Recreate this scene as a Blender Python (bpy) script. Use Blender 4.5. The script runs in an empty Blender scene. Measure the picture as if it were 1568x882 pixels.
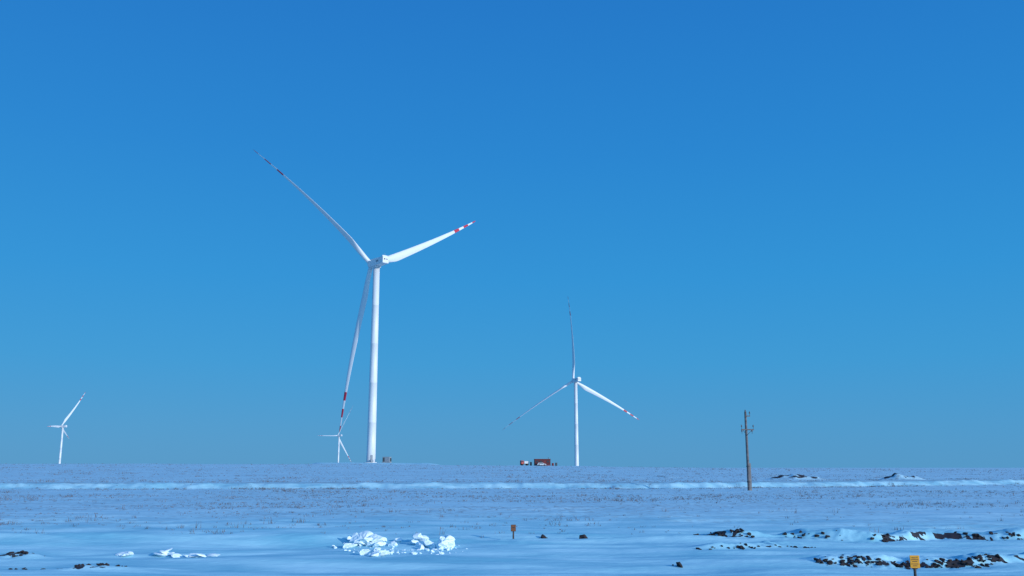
import bpy, bmesh, math, random
import numpy as np
from mathutils import Vector, Matrix
random.seed(7); RNG=np.random.default_rng(7)
scene=bpy.context.scene
scene.view_settings.view_transform='Standard'
scene.view_settings.look='None'
scene.view_settings.exposure=0

# ------------------------------------------------------------ helpers
def lin(r,g,b):
    f=lambda c:(c/255/12.92 if c/255<=0.04045 else ((c/255+0.055)/1.055)**2.4)
    return (f(r),f(g),f(b),1)
def mat(name,col,rough=0.7,noise=0.0,nscale=5.0,metal=0.0,bump=0.0):
    m=bpy.data.materials.new(name); m.use_nodes=True
    nt=m.node_tree; b=nt.nodes['Principled BSDF']
    b.inputs['Base Color'].default_value=(*col,1); b.inputs['Roughness'].default_value=rough
    b.inputs['Metallic'].default_value=metal
    if noise>0:
        tc=nt.nodes.new('ShaderNodeTexCoord')
        n=nt.nodes.new('ShaderNodeTexNoise'); n.inputs['Scale'].default_value=nscale; n.inputs['Detail'].default_value=5
        nt.links.new(tc.outputs['Object'],n.inputs['Vector'])
        r=nt.nodes.new('ShaderNodeValToRGB')
        r.color_ramp.elements[0].position=0.3; r.color_ramp.elements[1].position=0.7
        r.color_ramp.elements[0].color=(*[c*(1-noise) for c in col],1)
        r.color_ramp.elements[1].color=(*[min(1,c*(1+noise)) for c in col],1)
        nt.links.new(n.outputs['Fac'],r.inputs['Fac']); nt.links.new(r.outputs['Color'],b.inputs['Base Color'])
        if bump>0:
            bp=nt.nodes.new('ShaderNodeBump'); bp.inputs['Strength'].default_value=bump; bp.inputs['Distance'].default_value=0.02
            nt.links.new(n.outputs['Fac'],bp.inputs['Height']); nt.links.new(bp.outputs['Normal'],b.inputs['Normal'])
    return m
def sstep(a,b,x):
    t=np.clip((x-a)/(b-a),0,1); return t*t*(3-2*t)
TAB=np.random.default_rng(3).random((512,512))
def vnoise(x,y,seed=0.0):
    xi=np.floor(x); yi=np.floor(y); fx=x-xi; fy=y-yi
    fx=fx*fx*(3-2*fx); fy=fy*fy*(3-2*fy)
    a=(xi+int(seed*37)).astype(np.int64)&511; b=(yi+int(seed*91)).astype(np.int64)&511
    a1=(a+1)&511; b1=(b+1)&511
    return (TAB[a,b]*(1-fx)+TAB[a1,b]*fx)*(1-fy)+(TAB[a,b1]*(1-fx)+TAB[a1,b1]*fx)*fy
def fbm(x,y,seed=0.0,oct=4):
    s=0;a=0.5;t=0
    for i in range(oct):
        s=s+a*vnoise(x,y,seed+i*3.3); t+=a; a*=0.5; x=x*2.03+5.1; y=y*2.03+1.7
    return s/t
def gau(d,w): return np.exp(-(d/w)**2)

# ------------------------------------------------------------ terrain height
def road_y(x): return 114+0.38*np.maximum(x-18,0)+0.02*x
def cut1(x): return 33.0+0.7*np.sin(x*0.45)+0.5*np.sin(x*1.3+1)
def cut2(x): return 25.5+0.3*np.sin(x*0.9+1)+0.05*(x-8)
def cut3(x): return 29.3+0.4*np.sin(x*0.8)
def ground(x,y):
    x=np.asarray(x,float); y=np.asarray(y,float)
    crest=4.15-2.6*sstep(-150,230,x)+0.25*(fbm(x/60,y/400,2)-0.5)
    z=crest*sstep(105,430,y)
    z=z-(crest+16)*sstep(520,860,y)
    z=z-3*sstep(900,2200,y)+19*sstep(3500,9000,y)
    r=np.hypot(x,y)
    far=sstep(35,90,r)
    z=z+0.35*(fbm(x/40,y/25,9)-0.5)*sstep(125,220,y)*(1-sstep(900,1200,r))
    z=z+0.14*(fbm(x/3,y/2.2,4,4)-0.5)*far*(1-sstep(300,500,r))
    # near wind drifts
    near=1-sstep(45,80,r)
    dr=fbm(x/8+0.3*y/5,y/2.0,11,3)
    z=z+near*(0.34*(dr-0.5)+0.04*(fbm(x/1.3,y/0.45,17,3)-0.5)+0.05*(fbm(x/3.5,y/0.6,19,2)-0.5))
    # old vehicle ruts filled by drifting snow, running along the verge
    for ry0,am in ((28.2,0.05),(29.9,0.05),(23.6,0.04),(22.0,0.04)):
        yy=y-(ry0+0.6*np.sin(x*0.13+ry0)+0.04*x)
        z=z-am*gau(yy,0.22)*sstep(0.35,0.6,vnoise(x/4,x*0+ry0,91))*near
    # long low plough ridge, far edge of the verge
    yl=32.0+0.8*(fbm(x/9,x*0,21)-0.5)*2
    z=z+0.22*gau(y-yl,0.8)*(0.4+fbm(x/2.5,y/1.5,23))*(1-0.5*sstep(5,8,x))
    # cut turf banks on the right: snow-capped lip with bare soil face toward the track
    rough=fbm(x/0.45,y/0.45,31,4)
    lip1=sstep(-0.35,0.15,y-cut1(x))*(1-sstep(0.5,2.6,y-cut1(x)))*sstep(5.6,7.5,x)
    lip2=sstep(-0.30,0.10,y-cut2(x))*(1-sstep(0.4,1.8,y-cut2(x)))*sstep(7.9,9.0,x)
    lip3=sstep(-0.35,0.15,y-cut3(x))*(1-sstep(0.5,2.0,y-cut3(x)))*sstep(5.0,6.5,x)*(1-sstep(8.0,10,x))
    m4=gau(np.hypot((x+13.9),(y-27.0)*1.2),0.8)+gau(np.hypot((x+10.3)/2.0,(y-24.0)*1.2),0.6)
    h1=0.10+0.22*vnoise(x/1.3,y*0+2,33); h2=0.05+0.14*vnoise(x/0.7,y*0+5,35)
    z=z+lip1*h1+lip2*h2+lip3*0.14+0.14*m4*(0.4+rough)
    z=z+0.20*(rough-0.5)*np.clip(lip1+lip2+lip3+gau(y-cut1(x),0.8)*sstep(5.6,7.5,x)+gau(y-cut2(x),0.6)*sstep(7.9,9,x),0,1)
    l1=gau(y-cut1(x)+0.12,0.24)*sstep(5.6,7.5,x)*sstep(0.44,0.56,fbm(x/1.2,y/4,37,3))
    l2=gau(y-cut2(x)+0.10,0.17)*sstep(7.9,9.0,x)*sstep(0.38,0.50,fbm(x/0.8,y/3,39,3))
    l3=gau(y-cut3(x)+0.12,0.18)*sstep(5.0,6.5,x)*(1-sstep(8,10,x))*sstep(0.48,0.58,fbm(x/1.0,y/4,38,3))
    br=sstep(0.46,0.54,fbm(x/0.22,y/0.25,41,3))
    dirt=np.clip(1.2*(l1+l2+l3),0,1)*br+np.clip(1.0*m4,0,1)*sstep(0.52,0.62,fbm(x/0.9,y/0.4,45,3))*br
    # road bank
    ry=road_y(x)+0.8*(fbm(x/6,x*0,51)-0.5)
    bank=sstep(ry-2.4,ry,y)*(1-sstep(ry+7.5,ry+9.5,y))
    inb=(np.abs(x)<600)
    z=z+0.62*bank*inb
    bf=sstep(ry-2.6,ry-2.0,y)*(1-sstep(ry-0.2,ry+0.2,y))
    z=z+0.50*(fbm(x/1.6,y/0.9,53,3)-0.5)*bf
    # soil mounds to the right behind the road
    for (mx,my,w,h,s) in ((52,171,2.2,1.35,61),(49,172,1.6,0.9,63),(55.5,171,1.6,0.75,65),(71,171,1.8,1.5,67),(74,171,1.3,0.8,68),(68.8,171.5,1.0,0.55,69),(31,190,2.5,.4,70),(84,175,2,.4,71)):
        g=gau(np.hypot(x-mx,y-my),w)
        z=z+g*h*(0.55+0.7*fbm(x/0.9,y/0.9,s,3))-g*0.15
        dirt=np.maximum(dirt,sstep(0.3,0.6,g)*sstep(0.47,0.55,fbm(x/1.0,y/0.9,s+1,3)))
    # gravel pads at the turbine feet
    pad=sstep(-98,-92,x)*(1-sstep(-40,-34,x))*sstep(436,438.0,y)*(1-sstep(470,480,y))
    z=z+0.85*pad*(0.7+0.6*fbm(x/7,y/5,55,2))
    pad2=sstep(-4,0,x)*(1-sstep(40,46,x))*sstep(441,443,y)*(1-sstep(470,480,y))
    z=z+0.3*pad2
    grass=sstep(36,60,r)*(1-bf*0.65)*(1-pad)*(1-pad2)*(1-sstep(ry,ry+1,y)*(1-sstep(ry+6.5,ry+7.5,y)))
    return z,dirt,grass
def gz(x,y): return float(ground(np.array([x]),np.array([y]))[0][0])

# ------------------------------------------------------------ snow material
def snow_material():
    m=bpy.data.materials.new('snow'); m.use_nodes=True
    nt=m.node_tree; N=nt.nodes; L=nt.links; b=N['Principled BSDF']
    b.inputs['Roughness'].default_value=0.75
    tc=N.new('ShaderNodeTexCoord')
    def noise(scale,detail=5,sx=1,sy=1):
        mp=N.new('ShaderNodeMapping'); mp.inputs['Scale'].default_value=(sx,sy,1)
        n=N.new('ShaderNodeTexNoise'); n.inputs['Scale'].default_value=scale; n.inputs['Detail'].default_value=detail
        L.new(tc.outputs['Object'],mp.inputs['Vector']); L.new(mp.outputs['Vector'],n.inputs['Vector']); return n
    def ramp(a,bb):
        r=N.new('ShaderNodeMapRange'); r.inputs['From Min'].default_value=a; r.inputs['From Max'].default_value=bb; return r
    def mul(a,bb):
        q=N.new('ShaderNodeMath'); q.operation='MULTIPLY'; L.new(a,q.inputs[0])
        if isinstance(bb,float): q.inputs[1].default_value=bb
        else: L.new(bb,q.inputs[1])
        return q.outputs[0]
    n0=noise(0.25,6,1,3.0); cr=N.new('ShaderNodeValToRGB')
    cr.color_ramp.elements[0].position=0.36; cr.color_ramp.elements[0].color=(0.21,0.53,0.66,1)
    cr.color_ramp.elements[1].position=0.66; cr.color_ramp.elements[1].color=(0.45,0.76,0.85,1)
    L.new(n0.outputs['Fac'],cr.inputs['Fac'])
    # stubble showing through the thin snow
    ag=N.new('ShaderNodeAttribute'); ag.attribute_name='grass'
    n1=noise(2.2,6); r1=ramp(0.48,0.62); L.new(n1.outputs['Fac'],r1.inputs['Value'])
    n2=noise(0.06,5,1,2.2); r2=ramp(0.34,0.60); L.new(n2.outputs['Fac'],r2.inputs['Value'])
    gm=mul(mul(mul(r1.outputs[0],r2.outputs[0]),ag.outputs['Fac']),0.62)
    mx=N.new('ShaderNodeMixRGB'); mx.inputs['Color2'].default_value=(0.20,0.19,0.20,1)
    # thin crust on the open plain is paler and greyer than the packed verge
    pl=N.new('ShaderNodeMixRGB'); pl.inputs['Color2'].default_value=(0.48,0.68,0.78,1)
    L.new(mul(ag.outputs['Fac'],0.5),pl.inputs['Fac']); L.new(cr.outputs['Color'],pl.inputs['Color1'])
    L.new(gm,mx.inputs['Fac']); L.new(pl.outputs['Color'],mx.inputs['Color1'])
    ad=N.new('ShaderNodeAttribute'); ad.attribute_name='dirt'
    n3=noise(9,5); ad2=N.new('ShaderNodeMath'); ad2.operation='ADD'; L.new(ad.outputs['Fac'],ad2.inputs[0]); L.new(n3.outputs['Fac'],ad2.inputs[1])
    r3=ramp(0.84,0.94); L.new(ad2.outputs[0],r3.inputs['Value'])
    mx2=N.new('ShaderNodeMixRGB'); mx2.inputs['Color2'].default_value=(0.024,0.018,0.022,1)
    L.new(r3.outputs[0],mx2.inputs['Fac']); L.new(mx.outputs['Color'],mx2.inputs['Color1'])
    L.new(mx2.outputs['Color'],b.inputs['Base Color'])
    nb=noise(3.0,7,1,2.5); bp=N.new('ShaderNodeBump'); bp.inputs['Strength'].default_value=0.4; bp.inputs['Distance'].default_value=0.05
    L.new(nb.outputs['Fac'],bp.inputs['Height']); L.new(bp.outputs['Normal'],b.inputs['Normal'])
    return m
M_snow=snow_material()
M_soil=mat('soil',(0.024,0.018,0.020),0.95,0.5,6,bump=0.5)
M_chunk=mat('packed_snow',(0.74,0.87,0.92),0.7,0.05,6,bump=0.4)
M_white=mat('turbine_white_paint',(0.63,0.66,0.68),0.45,0.03,0.3)
M_red=mat('blade_red_paint',(0.45,0.015,0.04),0.5,0.1,1)
M_dark=mat('dark_grille',(0.05,0.06,0.07),0.6,0.1,3)
M_grey=mat('grey_steel',(0.22,0.26,0.30),0.5,0.15,3)

# ------------------------------------------------------------ terrain mesh
ang=np.radians(np.concatenate([np.arange(-180,-36,4.0),np.linspace(-36,36,680),np.arange(40,180.1,4.0)]))
rad=np.concatenate([[0.02],np.linspace(0.8,15,24)[:-1],np.arange(15,22,0.13),np.arange(22,36,0.08),np.arange(36,60,0.16),np.arange(60,200,0.5),200*1.018**np.arange(0,232)])
A,R=np.meshgrid(ang,rad); X=R*np.sin(A); Y=R*np.cos(A)
Z,D,G=ground(X,Y)
nr,nc=X.shape
me=bpy.data.meshes.new('snow_field')
me.vertices.add(nr*nc)
me.vertices.foreach_set('co',np.stack([X,Y,Z],-1).astype(np.float32).ravel())
i=np.arange(nr-1)[:,None]*nc+np.arange(nc-1)[None,:]
q=np.stack([i,i+1,i+nc+1,i+nc],-1).reshape(-1,4)[:, ::-1]
me.loops.add(q.size); me.loops.foreach_set('vertex_index',q.astype(np.int32).ravel())
me.polygons.add(len(q)); me.polygons.foreach_set('loop_start',np.arange(0,q.size,4,dtype=np.int32))
try: me.polygons.foreach_set('loop_total',np.full(len(q),4,dtype=np.int32))
except Exception: pass
me.update(calc_edges=True)
me.polygons.foreach_set('use_smooth',np.ones(len(q),dtype=bool))
for nm,arr in (('dirt',D),('grass',G)):
    at=me.attributes.new(nm,'FLOAT','POINT'); at.data.foreach_set('value',arr.astype(np.float32).ravel())
me.materials.append(M_snow)
if me.polygons[5000].normal.z<0: me.flip_normals()
ob=bpy.data.objects.new('snow_field',me); scene.collection.objects.link(ob)

# ------------------------------------------------------------ generic mesh builders
def new_obj(name,verts,faces,mats,idx=None,parent=None,smooth=False):
    m=bpy.data.meshes.new(name); m.from_pydata([tuple(v) for v in verts],[],[tuple(f) for f in faces])
    for k in mats: m.materials.append(k)
    if idx is not None: m.polygons.foreach_set('material_index',idx)
    if smooth: m.polygons.foreach_set('use_smooth',[True]*len(m.polygons))
    m.update(); o=bpy.data.objects.new(name,m); scene.collection.objects.link(o)
    if parent: o.parent=parent
    return o
def empty(name,loc,yaw=0):
    e=bpy.data.objects.new(name,None); e.location=loc; e.rotation_euler=(0,0,yaw); e.empty_display_size=0.5
    scene.collection.objects.link(e); return e
def box(name,c,s,m,parent=None,bev=0.0,rot=None,taper=None):
    bm=bmesh.new(); bmesh.ops.create_cube(bm,size=1)
    for v in bm.verts: v.co=Vector((v.co.x*s[0],v.co.y*s[1],v.co.z*s[2]))
    if taper: taper(bm)
    if bev>0: bmesh.ops.bevel(bm,geom=list(bm.edges),offset=bev,segments=3,affect='EDGES',profile=0.5)
    if rot: bmesh.ops.rotate(bm,verts=bm.verts,matrix=rot)
    bmesh.ops.translate(bm,verts=bm.verts,vec=c)
    me=bpy.data.meshes.new(name); bm.to_mesh(me); bm.free(); me.materials.append(m)
    o=bpy.data.objects.new(name,me); scene.collection.objects.link(o)
    if parent: o.parent=parent
    return o
def lathe(name,prof,m,parent=None,seg=32,mtx=None,idxf=None,mats=None):
    vs=[];fs=[];ix=[]
    for (r,z) in prof:
        for k in range(seg):
            a=2*math.pi*k/seg; v=Vector((r*math.cos(a),r*math.sin(a),z))
            vs.append(mtx@v if mtx else v)
    for j in range(len(prof)-1):
        for k in range(seg):
            fs.append((j*seg+k,j*seg+(k+1)%seg,(j+1)*seg+(k+1)%seg,(j+1)*seg+k)); ix.append(idxf(j) if idxf else 0)
    fs.append(tuple(range(seg-1,-1,-1))); ix.append(0)
    n=len(prof)-1; fs.append(tuple(n*seg+k for k in range(seg))); ix.append(0)
    o=new_obj(name,vs,fs,mats or [m],ix,parent)
    for p in o.data.polygons:
        if len(p.vertices)==4: p.use_smooth=True
    return o
def tube(name,p0,p1,r0,r1,m,parent=None,seg=12):
    p0=Vector(p0);p1=Vector(p1); d=p1-p0
    mt=Matrix.Translation(p0)@d.to_track_quat('Z','Y').to_matrix().to_4x4()
    return lathe(name,[(r0,0),(r1,d.length)],m,parent,seg,mt)

# ------------------------------------------------------------ wind turbine
def blade(name,root,tip,chordhint,bend,parent,kc=1.0):
    axis=(tip-root); L=axis.length; a=axis.normalized()
    ch=(chordhint-a*chordhint.dot(a)).normalized(); th=a.cross(ch)
    NS=100;NP=18; vs=[];fs=[];ix=[]
    for s_i in range(NS+1):
        s=s_i/NS
        if s<0.03: c=2.3;t=1.0
        elif s<0.2:
            u=(s-0.03)/0.17; u=u*u*(3-2*u); c=2.3+(4.3*kc-2.3)*u; t=1-(1-0.32)*u
        else:
            u=(s-0.2)/0.8; c=(4.3*kc-0.5)*(1-u)**0.95+0.5; t=0.32-0.06*u
            if s>0.97: c*=max(0.15,1-((s-0.97)/0.03)**2*0.8)
        tw=math.radians(14)*(1-s)**2
        cd=ch*math.cos(tw)+th*math.sin(tw); td=th*math.cos(tw)-ch*math.sin(tw)
        blend=min(1,max(0,(s-0.03)/0.15))
        cen=root+axis*s+bend*(4*s*(1-s))
        for k in range(NP):
            p=2*math.pi*k/NP
            xx=math.cos(p); yy=math.sin(p)
            off=-0.22*blend
            cx=(xx*0.5+off)*c; cy=yy*0.5*c*t*(1-blend*0.6*max(0,-xx))
            vs.append(cen+cd*cx+td*cy)
    for j in range(NS):
        sm=(j+0.5)/NS
        red=(0.76<sm<0.81) or (0.86<sm<0.91) or sm>0.96
        for k in range(NP):
            fs.append((j*NP+k,j*NP+(k+1)%NP,(j+1)*NP+(k+1)%NP,(j+1)*NP+k)); ix.append(1 if red else 0)
    fs.append(tuple(range(NP-1,-1,-1))); ix.append(0)
    fs.append(tuple(NS*NP+k for k in range(NP))); ix.append(1)
    o=new_obj(name,vs,fs,[M_white,M_red],ix,parent,True)
    bm=bmesh.new(); bm.from_mesh(o.data); bmesh.ops.recalc_face_normals(bm,faces=bm.faces); bm.to_mesh(o.data); bm.free()
    return o

def turbine(hub,yaw_deg,tips,hints,bends,kc=(1,1,1)):
    yaw=math.radians(yaw_deg); n=Vector((-math.sin(yaw),math.cos(yaw),0))
    hub=Vector(hub); tw=hub-n*5.0
    z0=gz(tw.x,tw.y)
    base=Vector((tw.x,tw.y,z0))
    e=empty('wind_turbine',base)
    H=hub.z-z0-2.4
    nsec=5
    prof=[(3.6,-0.8),(3.6,0.3),(2.2,0.32)]
    for k in range(1,nsec+1):
        zz=H*k/nsec; r=2.2+(1.62-2.2)*k/nsec
        prof+= [(r,zz-0.08),(r+0.02,zz-0.06),(r+0.02,zz+0.02),(r,zz+0.04)] if k<nsec else [(r,zz)]
    lathe('tower',prof,M_white,e,40)
    dd=Vector((0.3,-1,0)).normalized()
    R_=Matrix.Rotation(math.atan2(dd.x,-dd.y),3,'Z')
    box('door',dd*2.2+Vector((0,0,2.6)),(1.0,0.2,2.2),M_grey,e,0.03,R_)
    box('entrance_steps',dd*3.1+Vector((0,0,0.9)),(1.3,1.7,1.1),M_grey,e,0.05,R_)
    Ry=Matrix.Rotation(yaw,4,'Z'); hz=hub.z-z0
    def tp(bm):
        for v in bm.verts:
            if v.co.y<0: v.co.z=v.co.z*0.86+0.1; v.co.x*=0.92
    o=box('nacelle',(0,-2.9,0),(4.0,11.6,4.1),M_white,None,0.45,None,tp); o.parent=e; o.matrix_local=Matrix.Translation((0,0,hz))@Ry
    for nm,c,s,m,bv in (('roof_cooler',(0,-7.4,2.15),(3.0,0.9,0.7),M_white,0.08),('rear_vent_1',(-0.75,-8.72,0.45),(0.8,0.06,0.7),M_dark,0.01),
                     ('rear_vent_2',(0.55,-8.72,0.45),(0.9,0.06,0.45),M_dark,0.01),('side_vent',(-1.98,-3.5,0.2),(0.1,2.0,0.9),M_grey,0.01),
                     ('yaw_collar',(0,0,-2.3),(3.3,3.3,0.6),M_white,0.2),('wind_vane_mast',(0.8,-6.3,2.8),(0.08,0.08,1.6),M_grey,0.01),('wind_vane',(0.8,-6.3,3.6),(0.7,0.1,0.1),M_grey,0.01)):
        o=box(nm,c,s,m,None,bv); o.parent=e; o.matrix_local=Matrix.Translation((0,0,hz))@Ry
    mt=Matrix.Translation((0,0,hz))@Ry@Matrix.Translation((0,2.9,0))@Matrix.Rotation(-math.pi/2,4,'X')
    lathe('spinner',[(1.5,0),(1.85,0.3),(2.0,1.5),(1.9,2.6),(1.5,3.6),(0.9,4.3),(0.2,4.65)],M_white,e,28,mt)
    hl=hub-base
    for k,(t,h,b) in enumerate(zip(tips,hints,bends)):
        tv=Vector(t); rt=hl+tv.normalized()*1.2
        blade('blade_%d'%(k+1),rt,hl+tv,Vector(h),Vector(b),e,kc[k])
    return e
turbine((-71.8,456,104.3),40,[(-56.2,-26,52.4),(51,50,36.8),(-13.9,3,-84.8)],
        [(-0.50,0.91,0.10),(-0.30,0,1),(-1.31,0.74,0.3)],[(1.2,-1,1.2),(0.8,-1,-1.0),(-1.5,1,0)],(1.15,1,1.0))
turbine((60.7,905,86.7),22,[(-4.3,5,86.4),(-70,-20,-49),(67,20,-37.4)],
        [(-0.3,1,0),(-0.17,0.99,0.29),(0.3,0.2,1)],[(1.6,0,0),(0,0,1.5),(0,0,1.5)],(1.1,1.1,1))
turbine((-879,1800,81),72,[(35,15,68),(11,-75,-3.2),(-15,70,-22)],
        [(1,0.5,0),(0,0,1),(0.2,0.2,1)],[(1.5,0,-1),(0,0,1),(0,0,1)])
turbine((-426,2260,79),60,[(36,0,73),(-37,-60,-2),(31,30,-64)],
        [(0,1,0.0),(0,1,0.3),(0.8,0.3,0)],[(0,0,0)]*3)

# ------------------------------------------------------------ transformer cabinet beside the big turbine
zx=-60.4; zy=449; e=empty('transformer_cabinet',(zx,zy,gz(zx,zy)),math.radians(-12))
box('plinth',(0,0,0.1),(4.0,2.8,0.5),M_grey,e,0.03)
M_cab=mat('cabinet_grey',(0.26,0.31,0.35),0.5,0.1,2)
box('body',(0,0,1.5),(3.6,2.4,2.3),M_cab,e,0.05)
box('roof',(0,0,2.73),(3.9,2.7,0.16),M_grey,e,0.03)
for k in (-1.2,0,1.2): box('door_%d'%(k+2),(k,-1.22,1.45),(1.0,0.06,1.9),M_grey if k>-1 else M_dark,e,0.01)
for k in range(3): box('cooling_fin_%d'%k,(1.95,-0.6+k*0.6,1.4),(0.28,0.3,1.6),M_dark,e,0.02)

# ------------------------------------------------------------ site shed, truck, tank near second turbine
M_maroon=mat('maroon_cladding',(0.085,0.010,0.014),0.7,0.3,2)
M_rr=mat('rusty_red',(0.17,0.018,0.02),0.7,0.3,2)
M_orange=mat('red_cab_paint',(0.42,0.04,0.03),0.5,0.1,2)
M_glass=mat('dark_glass',(0.03,0.04,0.05),0.15)
M_tyre=mat('tyre_rubber',(0.02,0.02,0.02),0.9)
M_pale=mat('pale_paint',(0.50,0.55,0.58),0.5,0.1,2)
sx,sy=14.6,449; e=empty('site_shed',(sx,sy,gz(sx,sy)),math.radians(6))
box('walls',(0,0,1.75),(7.6,3.0,2.6),M_maroon,e,0.04)
box('base_skid',(0,0,0.25),(7.8,3.1,0.35),M_rr,e,0.03)
box('roof',(0,0,3.14),(8.0,3.4,0.16),M_rr,e,0.03)
for k,xx in enumerate((-2.6,-0.9,2.6)):
    box('window_%d'%k,(xx,-1.52,1.95),(0.9,0.08,0.8),M_glass,e,0.01); box('window_sill_%d'%k,(xx,-1.55,1.48),(1.1,0.12,0.08),M_rr,e,0.01)
box('door',(0.9,-1.52,1.45),(0.95,0.08,1.95),M_rr,e,0.01)
box('stove_pipe',(3.0,0.4,3.6),(0.2,0.2,0.9),M_dark,e,0.02)
def wheel(e,x,y,r,k):
    mt=Matrix.Translation((x,y-0.15,r))@Matrix.Rotation(-math.pi/2,4,'X')
    lathe('wheel_%d'%k,[(r*0.5,0),(r*0.95,0.02),(r,0.08),(r,0.22),(r*0.95,0.28),(r*0.5,0.3)],M_tyre,e,20,mt)
def vehicle(name,loc,yaw,L,W,H,bodyM):
    e=empty(name,loc,yaw)
    prof=[(-L/2,0.35),(-L/2,0.85),(-L*0.42,0.95),(-L*0.36,H),(L*0.12,H),(L*0.25,0.98),(L*0.46,0.85),(L/2,0.65),(L/2,0.35)]
    n=len(prof); vs=[(x,-W/2*(0.86 if z>1.2 else 1),z) for x,z in prof]+[(x,W/2*(0.86 if z>1.2 else 1),z) for x,z in prof]
    fs=[tuple(range(n)),tuple(range(2*n-1,n-1,-1))]+[(k,k+n,(k+1)%n+n,(k+1)%n) for k in range(n)]
    new_obj('body',vs,fs,[bodyM],None,e)
    for sgn in (-1,1): 
        g=[(-L*0.36,1.0),(-L*0.325,H-0.1),(L*0.10,H-0.1),(L*0.20,1.0)]
        vv=[(x,sgn*W/2*(1.01 if z<1.2 else 0.885),z) for x,z in g]; new_obj('side_window',vv,[(0,1,2,3)],[M_glass],None,e)
    k=0
    for xx in (-L*0.31,L*0.31):
        for yy in (-W/2+0.05,W/2-0.05): wheel(e,xx,yy,0.35,k);k+=1
    return e
vehicle('parked_car',(14.2,445.2,gz(14.2,445.2)),math.radians(4),4.2,1.7,1.5,M_pale)
tx,ty=6.0,450; e=empty('truck',(tx,ty,gz(tx,ty)),math.radians(200))
box('cab',(1.3,0,1.55),(1.3,2.0,1.7),M_orange,e,0.15)
box('windscreen',(1.93,0,1.9),(0.08,1.6,0.7),M_glass,e,0.02)
box('cab_window',(1.35,1.0,1.9),(0.8,0.06,0.6),M_glass,e,0.02)
box('chassis',(0,0,0.65),(4.2,1.0,0.25),M_dark,e,0.03)
box('cargo_bed',(-0.8,0,1.5),(2.4,2.1,1.2),M_pale,e,0.06)
k=0
for xx in (-1.3,1.3):
    for yy in (-0.85,0.85): wheel(e,xx,yy,0.5,k);k+=1
def barrel(x,y,m,h=1.4,r=0.5):
    return lathe('fuel_barrel',[(r*0.95,0),(r,0.05),(r,h*0.33),(r*1.05,h*0.35),(r,h*0.37),(r,h*0.66),(r*1.05,h*0.68),(r,h*0.7),(r,h),(r*0.9,h+0.03)],m,None,20,Matrix.Translation((x,y,gz(x,y))))
barrel(9.1,449,M_dark,1.7,0.45); barrel(19.7,449,M_rr,1.3,0.5); barrel(21.4,450,M_dark,1.5,0.5)

# ------------------------------------------------------------ utility pole
M_wood=mat('weathered_wood',(0.12,0.11,0.115),0.85,0.35,4,bump=0.4)
M_conc=mat('concrete_stub',(0.17,0.17,0.175),0.85,0.2,5)
M_ins=mat('porcelain',(0.08,0.07,0.08),0.3)
px,py=26.6,105; e=empty('utility_pole',(px,py,gz(px,py)),math.radians(8))
lathe('pole',[(0.17,-0.5),(0.165,0),(0.15,3),(0.135,6),(0.12,8.75),(0.05,8.82)],M_wood,e,16)
box('stub_post',(0.21,0.0,1.2),(0.2,0.22,3.6),M_conc,e,0.02)
for z in (0.9,2.6): lathe('binding_%d'%int(z*10),[(0.19,0),(0.19,0.12)],M_dark,e,14,Matrix.Translation((0,0,z)))
box('crossarm',(0.1,-0.17,6.75),(1.5,0.11,0.13),M_wood,e,0.01)
box('top_arm',(0.16,-0.15,8.28),(0.62,0.1,0.11),M_wood,e,0.01)
tube('brace_l',(-0.45,-0.17,6.7),(0,-0.15,6.1),0.025,0.025,M_dark,e); tube('brace_r',(0.6,-0.17,6.7),(0,-0.15,6.1),0.025,0.025,M_dark,e)
def insul(x,z,k):
    lathe('insulator_%d'%k,[(0.02,-0.22),(0.02,0),(0.075,0.01),(0.08,0.06),(0.05,0.09),(0.07,0.12),(0.06,0.2),(0.03,0.24)],M_ins,e,12,Matrix.Translation((x,-0.17,z)))
insul(-0.6,7.05,0); insul(0.78,7.05,1); insul(0.42,8.55,2); insul(-0.08,8.75,3)
insul(0.62,6.5,4); insul(-0.58,6.5,5)

# ------------------------------------------------------------ marker posts
M_orangeb=mat('faded_orange_plate',(0.20,0.07,0.025),0.7,0.25,20)
M_yellow=mat('yellow_plate',(0.74,0.32,0.012),0.55,0.12,25)
M_post=mat('rusty_post',(0.06,0.045,0.04),0.9,0.4,20)
x0,y0=0.05,34.4; e=empty('marker_post',(x0,y0,gz(x0,y0)),0)
tube('post',(0,0,-0.3),(0,0,0.52),0.03,0.028,M_post,e)
box('plate',(0,-0.04,0.46),(0.16,0.02,0.22),M_orangeb,e,0.004)
box('plate_frame',(0,-0.022,0.46),(0.18,0.012,0.24),M_post,e,0.003)
box('plate_text',(0,-0.053,0.48),(0.10,0.004,0.03),M_post,e)
x0,y0=8.85,20.9; g0=gz(x0,y0); e=empty('warning_sign',(x0,y0,g0),math.radians(-8))
tube('post',(0,0,-0.3),(0,0,0.55-g0),0.033,0.03,M_post,e)
zc=0.47-g0
box('plate',(0,-0.045,zc),(0.20,0.02,0.27),M_yellow,e,0.006)
for k,(w,zz) in enumerate(((0.13,0.085),(0.15,0.045),(0.10,0.005),(0.14,-0.045),(0.09,-0.085))):
    box('text_line_%d'%k,(0,-0.058,zc+zz),(w,0.004,0.012),M_post,e)
box('bracket',(0,-0.02,zc),(0.05,0.03,0.2),M_post,e)

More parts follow.
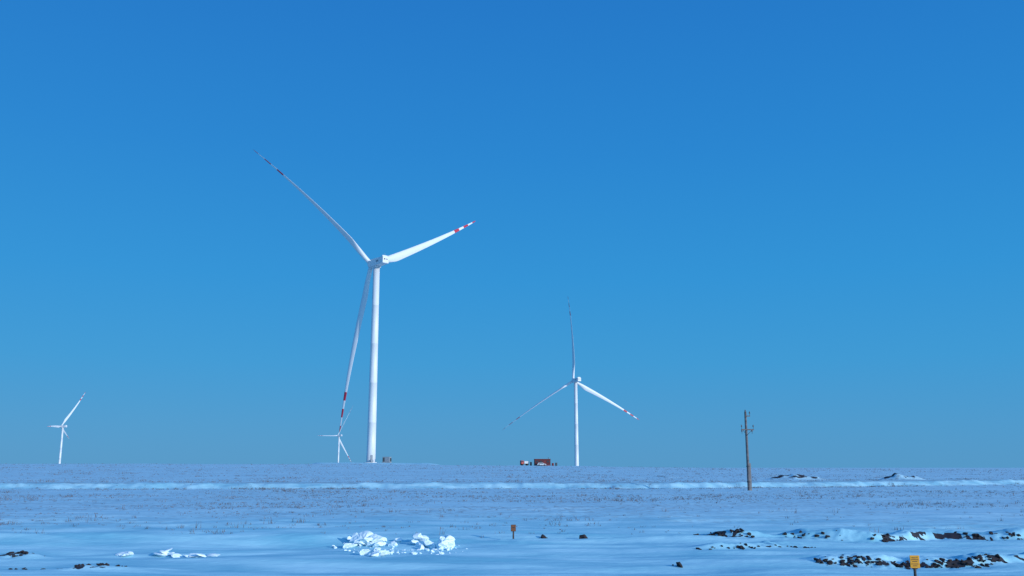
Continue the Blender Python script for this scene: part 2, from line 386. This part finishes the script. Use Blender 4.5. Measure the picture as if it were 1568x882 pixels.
# ------------------------------------------------------------ chunks (snow blocks, soil clods)
bm=bmesh.new(); bmesh.ops.create_icosphere(bm,subdivisions=3,radius=1)
TV=np.array([v.co[:] for v in bm.verts]); TF=np.array([[v.index for v in f.verts] for f in bm.faces]); bm.free()
def chunks(name,items,m,planes=9):
    V=[];F=[];o=0
    for (x,y,z,sx,sy,sz,rz) in items:
        v=TV.copy()
        for _ in range(planes):
            d=RNG.normal(size=3); d/=np.linalg.norm(d); k=RNG.uniform(0.30,0.8)
            t=v@d; ex=np.clip(t-k,0,None); v=v-ex[:,None]*d
        v+=0.035*RNG.normal(size=v.shape)
        v=v*np.array([sx,sy,sz]); c,s=math.cos(rz),math.sin(rz)
        tilt=RNG.uniform(-0.5,0.5); ct,st=math.cos(tilt),math.sin(tilt)
        v=np.stack([v[:,0]*ct-v[:,2]*st,v[:,1],v[:,0]*st+v[:,2]*ct],-1)
        v=np.stack([v[:,0]*c-v[:,1]*s,v[:,0]*s+v[:,1]*c,v[:,2]],-1)+np.array([x,y,z])
        V.append(v);F.append(TF+o);o+=len(v)
    return new_obj(name,np.concatenate(V),np.concatenate(F).tolist(),[m])
def scatter(cx,cy,rx,ry,n,s0,s1,hump=0.0,flat=0.65):
    out=[]
    for _ in range(n):
        a=random.uniform(0,6.28); r=random.random()**0.6
        x=cx+rx*r*math.cos(a); y=cy+ry*r*math.sin(a); s=random.uniform(s0,s1)*(1.1-0.4*r)
        out.append((x,y,gz(x,y)+hump*(1-r)+s*0.15,s*random.uniform(0.8,1.4),s,s*flat*random.uniform(0.7,1.2),random.uniform(0,3)))
    return out
it=[]
it+=scatter(-4.75,31.2,0.8,0.7,13,0.18,0.42,0.14,0.6)+scatter(-4.9,31.0,1.0,0.8,30,0.04,0.14,0.04)
it+=scatter(-3.9,31.0,0.5,0.6,6,0.12,0.26,0.08,0.6)
it+=scatter(-3.05,31.0,0.3,0.5,6,0.18,0.36,0.16,0.7)
it+=scatter(-2.75,30.2,0.2,0.4,5,0.18,0.36,0.20,0.8)
it+=scatter(-2.15,30.2,0.28,0.4,6,0.24,0.46,0.18,0.75)
it+=scatter(-1.95,28.6,0.4,0.5,6,0.06,0.16,0.02)
it+=scatter(-3.9,27.2,0.40,0.5,8,0.12,0.30,0.08,0.6)
it+=scatter(-2.8,28.3,1.0,1.2,14,0.04,0.12,0.0)
it+=scatter(-3.3,29.5,2.2,1.8,60,0.02,0.07,0.0)
chunks('snow_pile',it,M_chunk,12)
it=scatter(-11.1,28.6,0.9,0.25,9,0.12,0.36,0.0,0.22)+scatter(-9.3,28.3,0.7,0.25,8,0.12,0.32,0.0,0.22)
chunks('snow_drift_blocks',it,M_chunk,5)
it=[]
def single(x,y,s,f=0.8): it.append((x,y,gz(x,y)+s*0.3,s*1.1,s,s*f,random.uniform(0,3)))
single(2.6,34.5,0.19); it+=scatter(2.6,34.4,0.25,0.2,6,0.04,0.09)
single(1.17,35.0,0.12); it+=scatter(1.2,35,0.2,0.1,4,0.03,0.06)
single(4.4,25.0,0.14); it+=scatter(4.4,25.1,0.15,0.1,3,0.03,0.06)
it+=scatter(3.9,34,0.7,0.3,12,0.02,0.06)+scatter(5.3,34.2,0.6,0.2,8,0.02,0.06)
it+=scatter(-13.9,27.0,0.6,0.5,22,0.03,0.10,0.03)
it+=scatter(-10.4,24.0,0.9,0.3,24,0.03,0.07,0.02)
it+=scatter(-12.4,24.3,0.6,0.2,10,0.03,0.06)
for _ in range(230):
    x=random.uniform(6.3,20.5); y=cut1(x)-0.15+random.gauss(0,0.16)
    if vnoise(np.array(x/0.9),np.array(3.0),5)>0.38:
        s=random.uniform(0.02,0.09); it.append((x,y,gz(x,y)+s*0.2,s*1.4,s,s*0.7,random.uniform(0,3)))
for _ in range(330):
    x=random.uniform(8.2,16); y=cut2(x)-0.15+random.gauss(0,0.14)
    if vnoise(np.array(x/0.5),np.array(9.0),6)>0.30:
        s=random.uniform(0.015,0.075); it.append((x,y,gz(x,y)+s*0.2,s*1.4,s,s*0.7,random.uniform(0,3)))
for _ in range(40):
    x=random.uniform(5.5,9.5); y=cut3(x)-0.2+random.gauss(0,0.1)
    s=random.uniform(0.02,0.06); it.append((x,y,gz(x,y)+s*0.2,s*1.4,s,s*0.7,random.uniform(0,3)))
chunks('soil_clods',it,M_soil,7)

# ------------------------------------------------------------ dry grass (one object)
def grass():
    n=70000
    y=35*np.exp(RNG.random(n)*math.log(420/35)); x=(RNG.random(n)*2-1)*y*0.66
    dens=sstep(0.42,0.68,fbm(x/14,y/9,71,4))*0.55+0.06
    ry=road_y(x); onroad=(y>ry-2.6)&(y<ry+7.6)
    edge=(np.abs(y-(ry-3.4))<1.0)|(np.abs(y-(ry+9))<1.3)
    dens=dens*(0.25+0.75*sstep(45,75,y)); dens=np.where(edge,0.6,dens); dens=np.where(onroad,0.03,dens)
    keep=RNG.random(n)<dens; x=x[keep];y=y[keep]
    m=6000; xe=RNG.uniform(-85,95,m); ye=road_y(xe)+np.where(RNG.random(m)<0.45,RNG.normal(-3.2,0.8,m),RNG.normal(8.6,0.7,m))
    k2=RNG.random(m)<sstep(0.35,0.6,fbm(xe/5,xe*0+2,77)); x=np.concatenate([x,xe[k2]]); y=np.concatenate([y,ye[k2]])
    z=ground(x,y)[0]
    big=sstep(0.6,0.85,vnoise(x/3,y/3,81))
    H=(0.05+0.15*RNG.random(len(x))**2)*(0.7+1.2*big)*(1+0.6*sstep(100,130,y))
    V=[];nb=7
    for b in range(nb):
        a=RNG.random(len(x))*6.283; w=0.008+0.00009*y; lean=RNG.random(len(x))*0.9*H
        ox=RNG.normal(0,0.35,len(x))*H*1.5; oy=RNG.normal(0,0.35,len(x))*H*1.5
        bx=x+ox;by=y+oy; ca,sa=np.cos(a),np.sin(a); hh=H*RNG.uniform(0.5,1.1,len(x))
        p0=np.stack([bx-w*ca,by-w*sa,z-0.03],-1); p1=np.stack([bx+w*ca,by+w*sa,z-0.03],-1)
        p2=np.stack([bx+lean*np.cos(a+1.3),by+lean*np.sin(a+1.3),z+hh],-1)
        V.append(np.stack([p0,p1,p2],1).reshape(-1,3))
    V=np.concatenate(V); nf=len(V)//3
    me=bpy.data.meshes.new('dry_grass'); me.vertices.add(len(V)); me.vertices.foreach_set('co',V.astype(np.float32).ravel())
    me.loops.add(len(V)); me.loops.foreach_set('vertex_index',np.arange(len(V),dtype=np.int32))
    me.polygons.add(nf); me.polygons.foreach_set('loop_start',np.arange(0,len(V),3,dtype=np.int32))
    try: me.polygons.foreach_set('loop_total',np.full(nf,3,dtype=np.int32))
    except Exception: pass
    me.update(calc_edges=True); me.materials.append(mat('dry_grass_blades',(0.13,0.11,0.115),0.9,0.4,0.8))
    o=bpy.data.objects.new('dry_grass',me); scene.collection.objects.link(o)
grass()

# ------------------------------------------------------------ snow-packed road on the bank
xs=np.arange(-160,200,1.0); rows=[0.9,1.6,2.2,3.0,4.2,5.0,5.6,6.4]
nr_=len(rows)
XX=np.repeat(xs,nr_); YY=road_y(XX)+np.tile(rows,len(xs)); ZZ=ground(XX,YY)[0]+0.02
vs=np.stack([XX,YY,ZZ],-1).tolist();fs=[];ix=[]
for a in range(len(xs)-1):
    for b in range(nr_-1):
        fs.append((a*nr_+b,(a+1)*nr_+b,(a+1)*nr_+b+1,a*nr_+b+1)); ix.append(1 if b in (1,4) else 0)
new_obj('snow_covered_road',vs,fs,[mat('packed_road_snow',(0.42,0.66,0.75),0.6,0.08,1.5),mat('wheel_track',(0.28,0.36,0.40),0.7,0.3,1.5)],ix,None,True)

# ------------------------------------------------------------ world + sun
sd=Vector((0.78,-0.62,0)).normalized(); el=math.radians(13)
sdir=Vector((sd.x*math.cos(el),sd.y*math.cos(el),math.sin(el)))
w=bpy.data.worlds.new('World'); scene.world=w; w.use_nodes=True
nt=w.node_tree; N=nt.nodes; L=nt.links; bg=N['Background']; bg.inputs['Strength'].default_value=0.1
sky=N.new('ShaderNodeTexSky'); sky.sky_type='NISHITA'; sky.sun_disc=False
sky.sun_elevation=el; sky.sun_rotation=math.atan2(sd.x,sd.y); sky.air_density=1.0; sky.dust_density=0.3; sky.ozone_density=3.0
tc=N.new('ShaderNodeTexCoord'); sep=N.new('ShaderNodeSeparateXYZ'); L.new(tc.outputs['Generated'],sep.inputs[0])
cr=N.new('ShaderNodeValToRGB'); L.new(sep.outputs['Z'],cr.inputs['Fac'])
stops=[(0.0,(80,153,203)),(0.045,(73,154,208)),(0.11,(59,154,214)),(0.2,(47,148,216)),(0.33,(39,135,211)),(0.48,(34,122,203)),(1.0,(22,90,180))]
els=cr.color_ramp.elements
els[0].position=0; els[0].color=lin(*stops[0][1]); els[1].position=1; els[1].color=lin(*stops[-1][1])
for p,c in stops[1:-1]:
    q_=els.new(p); q_.color=lin(*c)
sc=N.new('ShaderNodeVectorMath'); sc.operation='SCALE'; sc.inputs['Scale'].default_value=10.0
L.new(cr.outputs['Color'],sc.inputs[0])
# cyan sky glow toward the sun, behind the camera, added to brighten the snow
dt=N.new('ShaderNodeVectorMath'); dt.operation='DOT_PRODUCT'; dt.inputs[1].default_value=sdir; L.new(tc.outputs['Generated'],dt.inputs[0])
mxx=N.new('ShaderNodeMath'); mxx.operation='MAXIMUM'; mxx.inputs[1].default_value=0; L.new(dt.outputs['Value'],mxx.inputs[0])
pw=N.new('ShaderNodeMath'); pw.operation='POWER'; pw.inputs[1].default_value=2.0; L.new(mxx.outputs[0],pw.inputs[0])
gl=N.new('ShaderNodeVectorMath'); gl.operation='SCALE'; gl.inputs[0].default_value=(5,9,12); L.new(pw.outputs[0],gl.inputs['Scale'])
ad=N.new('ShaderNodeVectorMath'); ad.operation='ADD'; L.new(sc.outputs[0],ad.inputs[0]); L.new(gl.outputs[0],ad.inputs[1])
mx=N.new('ShaderNodeMixRGB'); mx.inputs['Fac'].default_value=0.95
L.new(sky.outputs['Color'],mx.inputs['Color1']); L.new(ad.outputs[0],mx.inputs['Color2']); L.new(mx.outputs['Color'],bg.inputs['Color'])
ld=bpy.data.lights.new('sun','SUN'); ld.energy=3.1; ld.angle=math.radians(0.5); ld.color=(1,0.95,0.89)
lo=bpy.data.objects.new('sun',ld); lo.rotation_euler=sdir.to_track_quat('Z','Y').to_euler(); lo.location=(30,-30,40); scene.collection.objects.link(lo)

# ------------------------------------------------------------ camera
cd=bpy.data.cameras.new('camera'); cd.sensor_width=36; cd.lens=32.14; cd.clip_start=0.1; cd.clip_end=30000
co=bpy.data.objects.new('camera',cd); co.location=(0,0,2.5); co.rotation_euler=(math.radians(90+11.11),0,0)
scene.collection.objects.link(co); scene.camera=co
